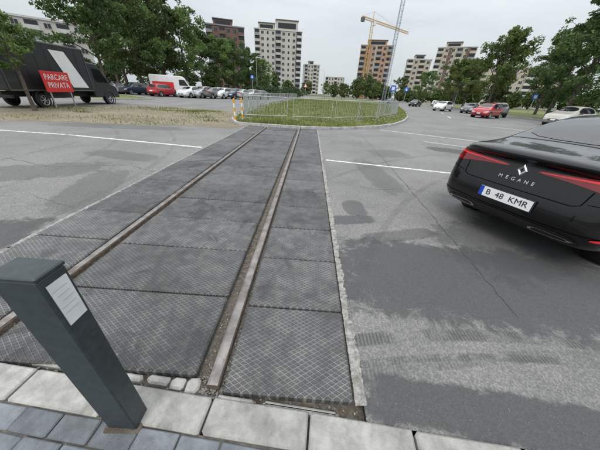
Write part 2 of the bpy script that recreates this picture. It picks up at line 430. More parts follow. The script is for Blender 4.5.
isl=[(-3.4,11.62),(-2.2,11.42),(-.4,11.40),(1.0,11.75),(2.2,12.45),(3.6,13.6),(5.0,15.3),(6.6,18.2),(8.4,22.4),(12.5,35),(17,52),(21,75),(24,104),(4,104),(-3,70),(-4.6,40),(-5.3,25),(-4.6,17),(-4.0,13)]
sheet('grass_island',isl,.10,GRASSG)
kerb_ribbon('island_kerb',isl,.14,-.05,.125,KERBG)
vr=[(34,8),(29.5,17),(28.6,24),(29,33),(31,46),(36,66),(44,110),(89,110),(89,8)]
sheet('grass_verge',vr,.10,GRASSG); kerb_ribbon('verge_kerb',vr,.14,-.05,.125,KERBG)
vl=[(-17.5,21.5),(-16.5,27),(-22,31),(-32,34),(-60,34),(-60,19),(-30,19)]
sheet('grass_strip',vl,.10,GRASSG); kerb_ribbon('strip_kerb',vl,.14,-.05,.125,KERBG)

def inside(p,poly):
    x,y=p;c=False;n=len(poly);j=n-1
    for i in range(n):
        xi,yi=poly[i];xj,yj=poly[j]
        if (yi>y)!=(yj>y) and x<(xj-xi)*(y-yi)/(yj-yi)+xi: c=not c
        j=i
    return c
def blades(name,poly,n,ymin,ymax,xmin,xmax,h0,h1,z=.1,bias=1.6,flowers=0,clump=None):
    V=[];F=[];mi=[];k=0
    cl=[(random.uniform(xmin,xmax),random.uniform(ymin,ymax),random.uniform(.15,.7)) for _ in range(clump)] if clump else None
    while k<n:
        if cl:
            c=random.choice(cl); x=random.gauss(c[0],c[2]*1.6); y=random.gauss(c[1],c[2])
        else:
            y=ymin+random.random()**bias*(ymax-ymin); x=random.uniform(xmin,xmax)
        if not inside((x,y),poly): 
            n-=1; continue
        s=1+.03*(y-ymin); h=random.uniform(h0,h1)*(.6+.8*(.5+.5*math.sin(x*1.7+math.sin(y*.9)*2))); a=random.random()*6.28; w=.014*s
        dx,dy=math.cos(a)*w,math.sin(a)*w; lx,ly=random.gauss(0,.35)*h,random.gauss(0,.35)*h
        o=len(V); V+=[(x-dx,y-dy,z),(x+dx,y+dy,z),(x+lx,y+ly,z+h)]; F.append((o,o+1,o+2)); mi.append(0)
        if flowers and random.random()<flowers:
            o=len(V); q=.04*s; V+=[(x-q,y,z+h),(x,y-q,z+h+.01),(x+q,y,z+h+.02),(x,y+q,z+h)]; F.append((o,o+1,o+2,o+3)); mi.append(1)
        k+=1
    me=bpy.data.meshes.new(name);me.from_pydata(V,[],F);me.materials.append(BLADE);me.materials.append(FLOW)
    me.polygons.foreach_set('material_index',mi); return ob(name,me)
blades('meadow_grass',isl,46000,11.5,60,-5.3,18,.07,.22,.1,1.9,.07)
dp=[(-13.5,8.3),(-3.3,10.35),(-3.0,11.2),(-5.0,18.5),(-12.6,18.3),(-16.5,12.4)]
blades('weeds',dp,4200,9.5,18.5,-15,-3.2,.03,.11,.004,.9,0,26)
kp=[(-9,ky(-9)-.03),(9,ky(9)-.03),(9,ky(9)+.03),(-9,ky(-9)+.03)]

# ------------------------------------------------------------ bollard
B=empty('metal_bollard',(-.793,.487,0))
g=Geo()
w,dp_,H=.070,.043,.955
g.box((0,0,H/2-.05),(2*w,2*dp_,H+.1),BOLM,0,.005); g.obj('post',B)
g=Geo(); g.box((0,0,H+.0075+.001),(2*w+.006,2*dp_+.006,.012),BOLM,0,.004); g.obj('cap',B)
g=Geo(); g.box((0,0,.012),(.17,.12,.015),SOIL,.05,.006); g.obj('footing',B)
g=Geo(); g.box((w+.0015,.000,.845),(.002,.062,.165),LABEL)
for i in range(5): g.box((w+.0029,-.004+.004*(i%3),.900-.022*i),(.0006,.046-.006*(i%3),.0035),LABT)
g.obj('label',B)

# ------------------------------------------------------------ cars
def section(y,w,zb,zbelt,ztop,wt,dy,k):
    h=ztop-zbelt
    z5=zbelt+min(.03,.15*h); z6=ztop-min(.07,.3*h)
    P=[(0,zb),(.7*w,zb),(.955*w,zb+.06),(.995*w,zb+.24),(w,zbelt-.20),(.972*w,zbelt),(.93*w if wt<.9*w else wt*1.01,z5),(wt,z6),(.8*wt,ztop-min(.018,.1*h)),(0,ztop)]
    return [(p[0],y+dy[i]*k,p[1]) for i,p in enumerate(P)]
def loft_body(st,dyr,dyf,wheels,arch_r):
    bm=bmesh.new(); rows=[]; n=len(st)
    for i,s in enumerate(st):
        if i<4: dy,k=dyr,(1,.9,.5,.15)[i]
        elif i>=n-3: dy,k=dyf,(.3,.8,1)[i-(n-3)]
        else: dy,k=[0]*10,0
        P=section(*s,dy,k)
        loop=[bm.verts.new(p) for p in P]+[bm.verts.new((-p[0],p[1],p[2])) for p in P[-2:0:-1]]
        rows.append(loop)
    m=len(rows[0])
    for i in range(n-1):
        for j in range(m): bm.faces.new((rows[i][j],rows[i][(j+1)%m],rows[i+1][(j+1)%m],rows[i+1][j]))
    for r in (rows[0],rows[-1]):
        for j in range(9):
            a=r[j];b=r[j+1];c=r[(m-(j+1))%m];d=r[(m-j)%m]
            vs=[]; [vs.append(q) for q in (a,b,c,d) if q not in vs]
            if len(vs)>=3: bm.faces.new(vs)
    bmesh.ops.recalc_face_normals(bm,faces=bm.faces)
    me=bpy.data.meshes.new('tmp_body');bm.to_mesh(me);bm.free()
    o=ob('tmp',me); md=o.modifiers.new('s','SUBSURF'); md.levels=3; md.render_levels=3
    dg=bpy.context.evaluated_depsgraph_get(); e=o.evaluated_get(dg)
    m2=bpy.data.meshes.new_from_object(e)
    bvh=BVHTree.FromPolygons([v.co.copy() for v in m2.vertices],[tuple(p.vertices) for p in m2.polygons])
    o.modifiers.clear(); o.data=m2; cut=[]
    for (wy,wz) in wheels:
        for sx in (1,-1):
            g=Geo(); g.lathe([(-.25,0.001),(-.25,arch_r),(.5,arch_r),(.5,.001)],TRIM,c=(sx*.9,wy,wz),seg=40)
            if sx<0: g.v=[(2*(-.9)-x,y,z) for x,y,z in g.v]
            c=g.obj('cut'); b=bmesh.new(); b.from_mesh(c.data); bmesh.ops.remove_doubles(b,verts=b.verts,dist=1e-3); bmesh.ops.recalc_face_normals(b,faces=b.faces); b.to_mesh(c.data); b.free()
            md=o.modifiers.new('b','BOOLEAN'); md.operation='DIFFERENCE'; md.object=c; md.solver='EXACT'; cut.append(c)
    dg=bpy.context.evaluated_depsgraph_get(); e=o.evaluated_get(dg)
    m3=bpy.data.meshes.new_from_object(e)
    bpy.data.objects.remove(o)
    for c in cut: bpy.data.objects.remove(c)
    m3.materials.clear()
    m3.polygons.foreach_set('use_smooth',[True]*len(m3.polygons))
    m3.polygons.foreach_set('material_index',[0]*len(m3.polygons))
    try: m3.set_sharp_from_angle(angle=math.radians(42))
    except Exception: pass
    return m3,bvh
def chaikin(p,n=2):
    for _ in range(n):
        q=[]
        for i in range(len(p)):
            a=p[i];b=p[(i+1)%len(p)]
            q+=[(a[0]*.75+b[0]*.25,a[1]*.75+b[1]*.25),(a[0]*.25+b[0]*.75,a[1]*.25+b[1]*.75)]
        p=q
    return p
class Car: pass
def patch(G,bvh,poly,mode,mat,off=.003,step=.06,L=4.6,rnd=2,sides=(1,)):
    if rnd: poly=chaikin(poly,rnd)
    bm=bmesh.new(); f=bm.faces.new([bm.verts.new((a,b,0)) for a,b in poly])
    bmesh.ops.triangulate(bm,faces=[f],ngon_method='EAR_CLIP')
    us=[p[0] for p in poly];vs=[p[1] for p in poly]
    su=step if mode in('side','top','rear','front') else step*55
    for ax,lo,hi,st in ((0,min(us),max(us),su),(1,min(vs),max(vs),step)):
        k=lo+st
        while k<hi:
            co=(k,0,0) if ax==0 else (0,k,0); no=(1,0,0) if ax==0 else (0,1,0)
            bmesh.ops.bisect_plane(bm,geom=bm.verts[:]+bm.edges[:]+bm.faces[:],plane_co=co,plane_no=no); k+=st
    bmesh.ops.triangulate(bm,faces=bm.faces[:])
    bm.verts.ensure_lookup_table(); bm.verts.index_update()
    for s in sides:
        V=[];ok=[];D=[]
        for v in bm.verts:
            a,b=v.co.x,v.co.y
            if mode=='side': o=Vector((s*3,a,b));d=Vector((-s,0,0))
            elif mode=='top': o=Vector((s*a,b,3));d=Vector((0,0,-1))
            elif mode=='rear': o=Vector((s*a,-3,b));d=Vector((0,1,0))
            elif mode=='front': o=Vector((s*a,L+3,b));d=Vector((0,-1,0))
            elif mode=='cylr':
                t=math.radians(a)*s; e=Vector((math.sin(t),-math.cos(t),0)); o=Vector((0,1.2,b))+e*5; d=-e
            elif mode=='cylf':
                t=math.radians(a)*s; e=Vector((math.sin(t),math.cos(t),0)); o=Vector((0,L-1.2,b))+e*5; d=-e
            h=bvh.ray_cast(o,d)
            if h[0] is None: V.append((0,0,0));ok.append(False);D.append(d)
            else: V.append(h[0]+h[1]*off*.5-d*off*.7 if h[1].dot(d)<0 else h[0]-d*off);ok.append(True);D.append(d)
        F=[]
        for fc in bm.faces:
            idx=[v.index for v in fc.verts]
            if not all(ok[i] for i in idx): continue
            a,b,c=[Vector(V[i]) for i in idx[:3]]
            n=(b-a).cross(c-a)
            if n.dot(D[idx[0]])>0: idx=idx[::-1]
            F.append(tuple(idx))
        G.add(V,F,mat,True)
    bm.free()
def line_poly(pts,w,uscale=1.):
    P=[Vector((p[0]*uscale,p[1])) for p in pts]; Lf=[];Rt=[]
    for i,p in enumerate(P):
        n=(P[min(i+1,len(P)-1)]-P[max(i-1,0)]).normalized(); q=Vector((-n.y,n.x))*w/2
        a=p+q;b=p-q; Lf.append((a.x/uscale,a.y));Rt.append((b.x/uscale,b.y))
    return Lf+Rt[::-1]
CU=.0209
def wheel_geo(r=.32,w=.21,spk=5):
    g=Geo(); h=w/2; rr=r*.66
    g.lathe([(-h+.01,rr),(-h,rr+.03),(-h+.012,r-.03),(-h+.04,r-.004),(-.02,r),(.02,r),(h-.04,r-.004),(h-.012,r-.03),(h,rr+.03),(h-.01,rr)],RUBT,seg=36)
    g.lathe([(h-.012,rr+.004),(h-.006,rr-.012),(h-.05,rr-.03),(-h+.02,rr-.03)],RIM,seg=36)
    g.lathe([(h-.075,rr-.028),(h-.08,0.001)],BLKP,seg=36)
    g.lathe([(h-.012,.001),(h-.012,.04),(h-.03,.06),(h-.07,.065)],RIM,seg=24)
    for i in range(spk):
        for dt in (-.13,.13):
            t=2*math.pi*i/spk; a=t+dt*.4; b=t+dt
            p=Vector((h-.025,.05*math.cos(a),.05*math.sin(a)));q=Vector((h-.03,(rr-.015)*math.cos(b),(rr-.015)*math.sin(b)))
            g.tube(p,q,.017,RIM,.012,6)
    return g
def build_car(kind):
    C=Car(); C.parts={}
    if kind=='sedan':
        L=4.63
        st=[(0,.56,.30,.93,1.035,.50),(.05,.72,.28,.93,1.075,.62),(.18,.82,.24,.93,1.09,.68),(.46,.88,.20,.93,1.10,.70),(.80,.905,.18,.93,1.14,.67),(1.2,.905,.18,.93,1.29,.62),
            (1.75,.905,.18,.92,1.42,.58),(2.3,.905,.18,.92,1.445,.58),(2.85,.905,.18,.91,1.40,.60),(3.3,.905,.18,.91,1.19,.67),(3.68,.90,.18,.90,1.0,.74),(4.1,.89,.2,.83,.93,.70),(4.4,.84,.22,.75,.84,.62),(4.56,.72,.25,.66,.75,.52),(4.63,.52,.28,.58,.64,.38)]
        dyr=[.14,.14,.05,0,.055,.11,.11,.03,.03,.03]; wh=[(.98,.32),(3.68,.32)]; sw=[(.98,1.0),(1.3,1.18),(1.8,1.345),(2.6,1.355),(3.0,1.21),(3.32,.985),(2.4,.975)]
    else:
        L=4.15
        st=[(0,.60,.33,.86,.95,.54),(.05,.78,.30,.90,1.05,.66),(.18,.85,.26,.93,1.24,.64),(.42,.875,.20,.94,1.40,.62),(.85,.885,.18,.94,1.47,.61),(1.4,.885,.18,.93,1.50,.61),(2.0,.885,.18,.92,1.49,.61),
            (2.45,.885,.18,.92,1.42,.62),(2.85,.885,.18,.92,1.22,.67),(3.2,.88,.18,.91,1.04,.73),(3.6,.87,.2,.86,.97,.70),(3.9,.82,.22,.78,.88,.62),(4.07,.70,.26,.68,.76,.5),(4.15,.5,.3,.58,.64,.36)]
        dyr=[.10,.10,.03,0,.03,.08,.09,.22,.26,.26]; wh=[(.72,.32),(3.32,.32)]; sw=[(.42,1.04),(.55,1.28),(.95,1.40),(2.1,1.41),(2.5,1.28),(2.88,1.0),(1.6,.985)]
    dyf=[-.16,-.16,-.05,0,-.03,-.08,-.09,-.12,-.12,-.12]
    body,bvh=loft_body(st,dyr,dyf,wh,.365)
    C.body=body;C.bvh=bvh;C.L=L;C.wh=wh
    gl=Geo(); tr=Geo(); li=Geo()
    patch(gl,bvh,sw,'side',GLASS,.003,.09,L,2,(1,-1))
    if kind=='sedan':
        patch(gl,bvh,[(-.56,.80),(.56,.80),(.50,1.66),(-.50,1.66)],'top',GLASS,.004,.08,L,2)
        patch(gl,bvh,[(-.54,2.93),(.54,2.93),(.64,3.62),(-.64,3.62)],'top',GLASS,.004,.08,L,2)
        by=[1.05,2.05,3.1]
    else:
        patch(gl,bvh,[(-.50,1.03),(.50,1.03),(.45,1.36),(-.45,1.36)],'rear',GLASS,.004,.08,L,1)
        patch(gl,bvh,[(-.56,2.40),(.56,2.40),(.66,3.1),(-.66,3.1)],'top',GLASS,.004,.08,L,2)
        by=[.95,1.75,2.75]
    for y in by[1:]: patch(tr,bvh,line_poly([(y,.30),(y+.02,.6),(y,.95)],.010),'side',GAP,.0025,.08,L,0,(1,-1))
    patch(tr,bvh,line_poly([(by[1],.985),(by[1]-.05,1.40)],.05),'side',TRIM,.006,.08,L,0,(1,-1))
    patch(tr,bvh,line_poly([(wh[0][0]+.40,.30),(wh[1][0]-.40,.30)],.08),'side',TRIM,.004,.1,L,0,(1,-1))
    for y in (by[1]+.10,by[2]-.82): patch(tr,bvh,[(y,.80),(y+.17,.805),(y+.17,.835),(y,.83)],'side',CHROME,.02,.06,L,1,(1,-1))
    patch(li,bvh,[(18,.62),(30,.66),(42,.72),(47,.76),(40,.60),(25,.56)],'cylf',HEADL,.005,.05,L,2,(1,-1))
    patch(tr,bvh,[(-20,.40),(20,.40),(17,.55),(-17,.55)],'cylf',TRIM,.005,.05,L,1)
    patch(tr,bvh,[(-8,.42),(8,.42),(8,.52),(-8,.52)],'cylf',PLATE,.010,.05,L,0)
    for s in (1,-1):
        my=by[2]+.10
        tr.box((s*.97,my,1.0),(.17,.10,.12),TRIM,0,.03); tr.tube((s*.84,my,.96),(s*.92,my,.98),.02,TRIM)
    if kind!='sedan':
        patch(li,bvh,[(30,.80),(33,1.0),(42,1.06),(48,.98),(44,.78)],'cylr',REDL,.006,.04,L,2,(1,-1))
        patch(tr,bvh,[(-11,.60),(11,.60),(11,.71),(-11,.71)],'cylr',PLATE,.008,.05,L,0)
        patch(tr,bvh,[(-38,.32),(38,.32),(38,.44),(-38,.44)],'cylr',TRIM,.005,.05,L,0)
        patch(tr,bvh,line_poly([(-34,.50),(34,.50)],.012,CU),'cylr',GAP,.003,.05,L,0)
    else:
        patch(li,bvh,[(6.5,.905),(14,.922),(26,.945),(38,.967),(49,.980),(54,.955),(50,.875),(42,.825),(35,.815),(28,.850),(18,.875),(7,.888)],'cylr',REDL,.006,.03,L,1,(1,-1))
        patch(li,bvh,[(8,.900),(18,.915),(32,.938),(46,.960),(50,.950),(44,.930),(30,.914),(18,.902),(8,.894)],'cylr',REDB,.010,.03,L,0,(1,-1))
        patch(li,bvh,[(33,.856),(43,.868),(47.5,.908),(49.5,.90),(45,.850),(35,.836)],'cylr',REDB,.010,.03,L,0,(1,-1))
        patch(tr,bvh,line_poly([(-27,.84),(-25.5,.71),(-23,.685),(23,.685),(25.5,.71),(27,.84)],.008,CU),'cylr',GAP,.003,.03,L,0)
        patch(tr,bvh,line_poly([(27,.73),(35,.75),(48,.785),(56,.80)],.006,CU),'cylr',GAP,.003,.03,L,0,(1,-1))
        patch(tr,bvh,line_poly([(-40,.46),(-14,.44),(14,.44),(40,.46)],.006,CU),'cylr',GAP,.003,.03,L,0)
        patch(tr,bvh,[(-34,.30),(34,.30),(30,.395),(22,.415),(-22,.415),(-30,.395)],'cylr',TRIM,.005,.03,L,1)
        patch(tr,bvh,[(15,.320),(28,.332),(31,.372),(17,.385),(14,.355)],'cylr',CHROME,.014,.02,L,1,(1,-1))
        patch(tr,bvh,[(16,.331),(27,.342),(29,.364),(17.5,.373),(15.6,.353)],'cylr',TRIM,.018,.02,L,1,(1,-1))
        patch(li,bvh,[(33,.415),(43,.432),(43.5,.458),(33.5,.445)],'cylr',REDB,.008,.02,L,1,(1,-1))
        patch(tr,bvh,line_poly([(.66,.20),(.68,.5),(.66,.85)],.006),'top',GAP,.002,.05,L,0,(1,-1))
        patch(tr,bvh,line_poly([(-.60,.77),(-.3,.745),(0,.74),(.3,.745),(.60,.77)],.02),'top',TRIM,.003,.05,L,0)
    C.parts={'windows':gl.mesh('windows'),'trim':tr.mesh('trim'),'lights':li.mesh('lights')}
    g=Geo()
    for (wy,wz) in wh:
        for s in (1,-1):
            g.lathe([(0,.01),(0,.363),(s*.20,.363)],TRIM,c=(s*.60,wy,wz),seg=36)
    C.parts['wheel_wells']=g.mesh('wheel_wells')
    C.wheel=wheel_geo().mesh('wheel')
    return C
CT={'sedan':build_car('sedan'),'hatch':build_car('hatch')}
def place_car(kind,name,paint,loc,heading,sz=(1,1,1),rear_origin=False):
    C=CT[kind]; hx,hy=heading; rz=math.atan2(-hx,hy)
    e=empty(name,(loc[0],loc[1],loc[2] if len(loc)>2 else 0),rz); e.scale=sz
    oy=0 if rear_origin else -C.L/2
    def ch(n,me,l=(0,0,0),r=0.):
        o=ob(n,me,e); o.location=(l[0],l[1]+oy,l[2]); o.rotation_euler=(0,0,r); return o
    if not len(C.body.materials): C.body.materials.append(paint)
    b=ch('body',C.body); b.material_slots[0].link='OBJECT'; b.material_slots[0].material=paint
    for k,m in C.parts.items(): ch(k,m)
    for i,(wy,wz) in enumerate(C.wh):
        ch('wheel_%d'%(2*i+1),C.wheel,(.785,wy,wz)); ch('wheel_%d'%(2*i+2),C.wheel,(-.785,wy,wz),math.pi)
    return e
def paint(name,c,r=.3): return M('paint_'+name,c,r,coat=.8)
PB=BLACKP;PW=paint('white',(.64,.65,.66));PR=paint('red',(.36,.013,.02));PS=paint('silver',(.36,.37,.38));PG=paint('grey',(.10,.105,.11));PD=paint('dark_blue',(.02,.03,.06));PBG=paint('beige',(.42,.40,.36))
car=place_car('sedan','black_saloon_car',PB,(2.18,2.46,0),(.905,.425),(1,1,.985),rear_origin=True)
C=CT['sedan']
def rear_hit(x,z):
    h=C.bvh.ray_cast(Vector((x+.0007,-3,z)),Vector((0,1,0))); return h[0],h[1]
PZ=.575
pp,pn=rear_hit(0,PZ)
g=Geo(); g.box((0,pp.y-.012,PZ),(.545,.016,.130),TRIM,0,.004); g.box((0.0,pp.y-.022,PZ),(.52,.004,.11),PLATE); g.box((-.24,pp.y-.0255,PZ),(.04,.003,.108),PBLUE); g.obj('number_plate',car)
text('B  48  KMR',.088,PTXT,car,(.02,pp.y-.0262,PZ),(math.pi/2,0,0),'plate_lettering',.0006)
BZ=.875
bp_,bn=rear_hit(0,BZ)
g=Geo(); yb=bp_.y-.006
def rh(k,y): return [(0,y,BZ+.066*k),(.049*k,y,BZ),(0,y,BZ-.066*k),(-.049*k,y,BZ)]
rings=[rh(1,yb+.03),rh(1,yb-.006),rh(.74,yb-.014),rh(.42,yb-.006),rh(.42,yb+.03)]
V=[p for r in rings for p in r]; F=[]
for k in range(4):
    for i in range(4):
        j=(i+1)%4; F.append((k*4+i,k*4+j,k*4+4+j,k*4+4+i))
g.add(V,F,CHROME); g.obj('badge',car)
for ch_,xx in zip('MEGANE',(-.155,-.09,-.03,.03,.092,.15)):
    hp,hn=rear_hit(xx,.775); text(ch_,.050,CHROME,car,(xx,hp.y-.006,.775),(math.radians(78),0,0),'badge_letter',.002)
g=Geo(); g.add([(-.02,1.9,1.42),(.02,1.9,1.42),(.012,2.06,1.44),(-.012,2.06,1.44),(0,1.87,1.50)],[(0,1,4),(1,2,4),(2,3,4),(3,0,4)],BLACKP); g.obj('antenna_fin',car)

def P2(r,y): return (r*y,y)
place_car('hatch','red_hatchback_car',PR,(20.3,30.6),(-.80,-.60),(1.05,1.05,1.03))
place_car('hatch','white_hatchback_car',PW,(21.6,43.5),(-.75,-.66))
place_car('sedan','dark_car',PG,(24.6,41.0),(-.7,-.7))
place_car('sedan','dark_car',PB,(23.8,61),(-.6,-.8))
place_car('hatch','grey_suv',PG,(24.6,35.5),(.35,.93),(1.08,1.05,1.13))
place_car('hatch','beige_suv',PBG,(23.2,23.9),(-.92,-.38),(1.08,1.12,1.12))
place_car('hatch','parked_car',PS,(30.5,62),(.4,.9)); place_car('sedan','parked_car',PW,(33,70),(.4,.9)); place_car('hatch','parked_car',PD,(21,70),(-.5,-.85)); place_car('hatch','parked_car',PW,(36,78),(.4,.9))
prk=[('hatch',PR,-.565,35.5),('sedan',PW,-.455,36.5),('hatch',PS,-.415,37.5),('sedan',PG,-.375,38.5),('hatch',PW,-.335,40),('hatch',PD,-.295,41.5),('sedan',PS,-.26,43),('hatch',PBG,-.225,45),('sedan',PB,-.19,47),
     ('hatch',PW,-.50,46),('sedan',PS,-.44,49),('hatch',PD,-.68,36),('sedan',PG,-.76,33.5),('hatch',PS,-.82,31.5),('hatch',PW,-.36,52),('hatch',PR,-.30,54)]
for i,(k,p,r,y) in enumerate(prk):
    s=-1 if i%3 else 1
    place_car(k,'parked_car',p,P2(r,y),(.25*s,.97*s))

# ------------------------------------------------------------ vans
def extr(g,prof,x0,x1,mat,bev=.04):
    bm=bmesh.new()
    a=[bm.verts.new((x0,y,z)) for y,z in prof]; b=[bm.verts.new((x1,y,z)) for y,z in prof]
    n=len(prof); bm.faces.new(a);bm.faces.new(b[::-1])
    for i in range(n): bm.faces.new((a[i],b[i],b[(i+1)%n],a[(i+1)%n]))
    bmesh.ops.recalc_face_normals(bm,faces=bm.faces)
    if bev: bmesh.ops.bevel(bm,geom=bm.edges[:],offset=bev,segments=3,affect='EDGES',profile=.5)
    bm.verts.index_update()
    g.add([v.co.copy() for v in bm.verts],[tuple(v.index for v in f.verts) for f in bm.faces],mat,False); bm.free()
DARKV=M('van_black',(.014,.016,.018),.45,var=.15,vscale=1.5,coat=.25)
EDGEV=M('van_edge_rail',(.08,.085,.09),.5)
bigw=wheel_geo(.36,.24,6).mesh('van_wheel')
V=empty('box_van',(-15.35,12.1,0),0.)
g=Geo(); extr(g,[(0,.80),(5.0,.80),(5.0,3.05),(0,3.05)],-1.06,1.06,DARKV,.05)
for z in (.84,3.00): g.box((1.07,2.5,z),(.02,4.9,.05),EDGEV)
for y in (.06,4.94): g.box((1.072,y,1.92),(.02,.05,2.1),EDGEV)
for k in range(1,8): g.box((1.064,k*.62,1.92),(.006,.012,2.08),TRIM)
g.obj('cargo_box',V)
g=Geo(); g.box((0,2.9,.62),(.9,5.6,.22),TRIM); g.box((0,.05,.55),(2.0,.12,.14),TRIM); g.box((1.0,2.5,.62),(.04,1.7,.32),TRIM); g.obj('chassis',V)
g=Geo(); cabp=[(5.06,.45),(7.15,.45),(7.22,.9),(7.1,1.12),(6.65,1.28),(6.05,2.15),(5.75,2.38),(5.06,2.42)]
extr(g,cabp,-.98,.98,DARKV,.07); g.obj('cab',V)
g=Geo()
for s in (1,-1):
    g.add([(s*.985,y,z) for y,z in [(5.35,1.32),(6.48,1.32),(6.02,2.05),(5.35,2.12)]],[(0,1,2,3)],GLASS)
    g.box((s*1.14,6.45,1.5),(.16,.10,.34),TRIM,0,.03)
g.add([(-.84,6.66,1.36),(.84,6.66,1.36),(.78,6.12,2.12),(-.78,6.12,2.12)],[(0,1,2,3)],GLASS)
g.obj('cab_windows',V)
g=Geo()
for s in (1,-1): g.box((s*.78,7.17,.92),(.26,.10,.22),HEADL,0,.03)
g.box((0,7.2,.55),(1.9,.14,.24),TRIM,0,.03); g.box((0,7.16,.95),(1.0,.1,.26),TRIM,0,.02); g.obj('front_trim',V)
for i,(x,y) in enumerate(((.88,1.55),(-.88,1.55),(.86,6.25),(-.86,6.25))):
    o=ob('wheel_%d'%i,bigw,V); o.location=(x,y,.36); o.rotation_euler=(0,0,0 if x>0 else math.pi)
g=Geo()
for y in (1.55,6.25): g.lathe([(0,.01),(0,.45)],TRIM,c=(.80,y,.40),seg=28); g.lathe([(0,.395),(.02,.395),(.02,.46),(0,.46)],TRIM,c=(.985,y,.40),seg=28)
g.obj('wheel_arches',V)
g=Geo(); g.add([(1.078,2.75,2.75),(1.078,3.65,2.75),(1.078,4.6,1.0),(1.078,3.5,1.0)],[(0,3,2,1)],WHT); g.obj('side_graphic',V)
Sg=empty('parking_sign',(-13.75,13.35,0),math.radians(8))
g=Geo(); g.box((0,.95,1.25),(.03,1.85,.95),REDP,0,.008); g.obj('board',Sg)
g=Geo()
for y in (.25,1.65): g.box((-.035,y,.86),(.04,.05,1.72),GALV)
g.obj('posts',Sg)
text('PARCARE\nPRIVATA',.37,WHT,Sg,(.0175,.95,1.27),(math.pi/2,0,math.pi/2),'lettering',.002)
V=empty('delivery_van',P2(-.605,36.5)+(0,),math.radians(-70))
vp=[(0,.4),(5.6,.4),(5.75,.75),(5.6,1.1),(4.95,1.32),(4.35,2.2),(4.0,2.5),(.1,2.55),(0,2.3)]
g=Geo(); extr(g,vp,-1,1,WHT,.07); g.obj('body',V)
g=Geo()
for s in (1,-1): g.add([(s*1.004,y,z) for y,z in [(3.6,1.4),(4.75,1.4),(4.3,2.1),(3.6,2.1)]],[(0,1,2,3)],GLASS)
for s in (1,-1): g.add([(s*1.004,y,z) for y,z in [(.3,.9),(2.9,.9),(2.9,1.75),(.3,1.75)]],[(0,1,2,3)],REDP)
g.add([(-.85,4.97,1.4),(.85,4.97,1.4),(.78,4.42,2.18),(-.78,4.42,2.18)],[(0,1,2,3)],GLASS); g.obj('windows_and_livery',V)
for i,(x,y) in enumerate(((.86,1.0),(-.86,1.0),(.86,4.7),(-.86,4.7))):
    o=ob('wheel_%d'%i,bigw,V); o.location=(x,y,.36); o.rotation_euler=(0,0,0 if x>0 else math.pi)

# ------------------------------------------------------------ fences, posts, signs
def barrier_mesh():
    g=Geo(); W=2.2
    for z in (.22,1.08): g.tube((0,0,z),(W,0,z),.018,GALV)
    for x in (0,W): g.tube((x,0,.05),(x,0,1.08),.018,GALV)
    for k in range(1,15): g.tube((W*k/15,0,.22),(W*k/15,0,1.08),.006,GALV,seg=5)
    for x in (.25,W-.25): g.tube((x,-.32,.03),(x,.32,.03),.018,GALV); g.tube((x,0,.03),(x,0,.22),.016,GALV)
    return g.mesh('barrier')
BM=barrier_mesh()
def fence(pts):
    for i in range(len(pts)-1):
        a=Vector(pts[i]);b=Vector(pts[i+1]); L=(b-a).length; k=max(1,round(L/2.28)); d=(b-a)/k
        for j in range(k):
            p=a+d*j+Vector((random.uniform(-.05,.05),random.uniform(-.08,.08)))
            ob('crowd_barrier',BM,None,(p.x,p.y,.1),math.atan2(d.y,d.x)+random.uniform(-.06,.06))
fence([(-3.3,12.9),(-.9,13.6),(1.4,14.4),(4.3,16.9),(7.2,22.3),(9.4,29),(12,38),(14.5,48)])
fence([(-3.4,13.2),(-4.0,18),(-4.6,27),(-4.2,38),(-3,55)])
def spost(x,y):
    e=empty('striped_post',(x,y,0)); g=Geo()
    for k in range(6): g.tube((0,0,.17*k),(0,0,.17*(k+1)),.045,ORG if k%2 else WHT,seg=12)
    g.lathe([(1.02,.045),(1.05,.03),(1.06,.001)],ORG,'z',seg=12); g.obj('post',e)
spost(-3.55,11.95); spost(-3.40,12.75)
def sign(x,y,h,kind,rz=0):
    e=empty('traffic_sign',(x,y,0),rz); g=Geo(); g.tube((0,0,0),(0,0,h),.03,GALV); g.obj('pole',e)
    g=Geo()
    if kind=='round': g.lathe([(-.035,.001),(-.035,.30),(-.05,.30),(-.05,.001)],BLUE,'y',(0,0,h-.32)); g.lathe([(-.052,.001),(-.052,.12)],WHT,'y',(0,0,h-.32))
    elif kind=='warn':
        g.add([(-.4,-.04,h-.7),(.4,-.04,h-.7),(0,-.04,h)],[(0,1,2)],REDP); g.add([(-.27,-.045,h-.62),(.27,-.045,h-.62),(0,-.045,h-.16)],[(0,1,2)],WHT)
    else: g.box((0,-.045,h-.35),(.6,.02,.6),BLUE,0,.02); g.box((0,-.06,h-.35),(.34,.01,.34),WHT)
    g.obj('face',e)
sign(8.9,30,2.7,'sq',.2); sign(-9.3,42,3.4,'round'); sign(-1.2,50,3.0,'warn'); sign(12.8,37,2.8,'round'); sign(26.8,33,2.8,'sq')
def lamp(x,y,h,side=1):
    e=empty('street_lamp',(x,y,0)); g=Geo(); g.tube((0,0,0),(0,0,h),.08,GALV,.045,10); g.path([(0,0,h),(side*.5,0,h+.35),(side*1.6,0,h+.45)],[.045,.035,.03],GALV); g.obj('pole',e)
    g=Geo(); g.box((side*1.8,0,h+.45),(.7,.26,.1),GALV,0,.03); g.obj('head',e)
lamp(-13.5,66,8); lamp(4,95,8,-1); lamp(27,95,8,-1); lamp(-33,60,8); lamp(33,62,8,-1)

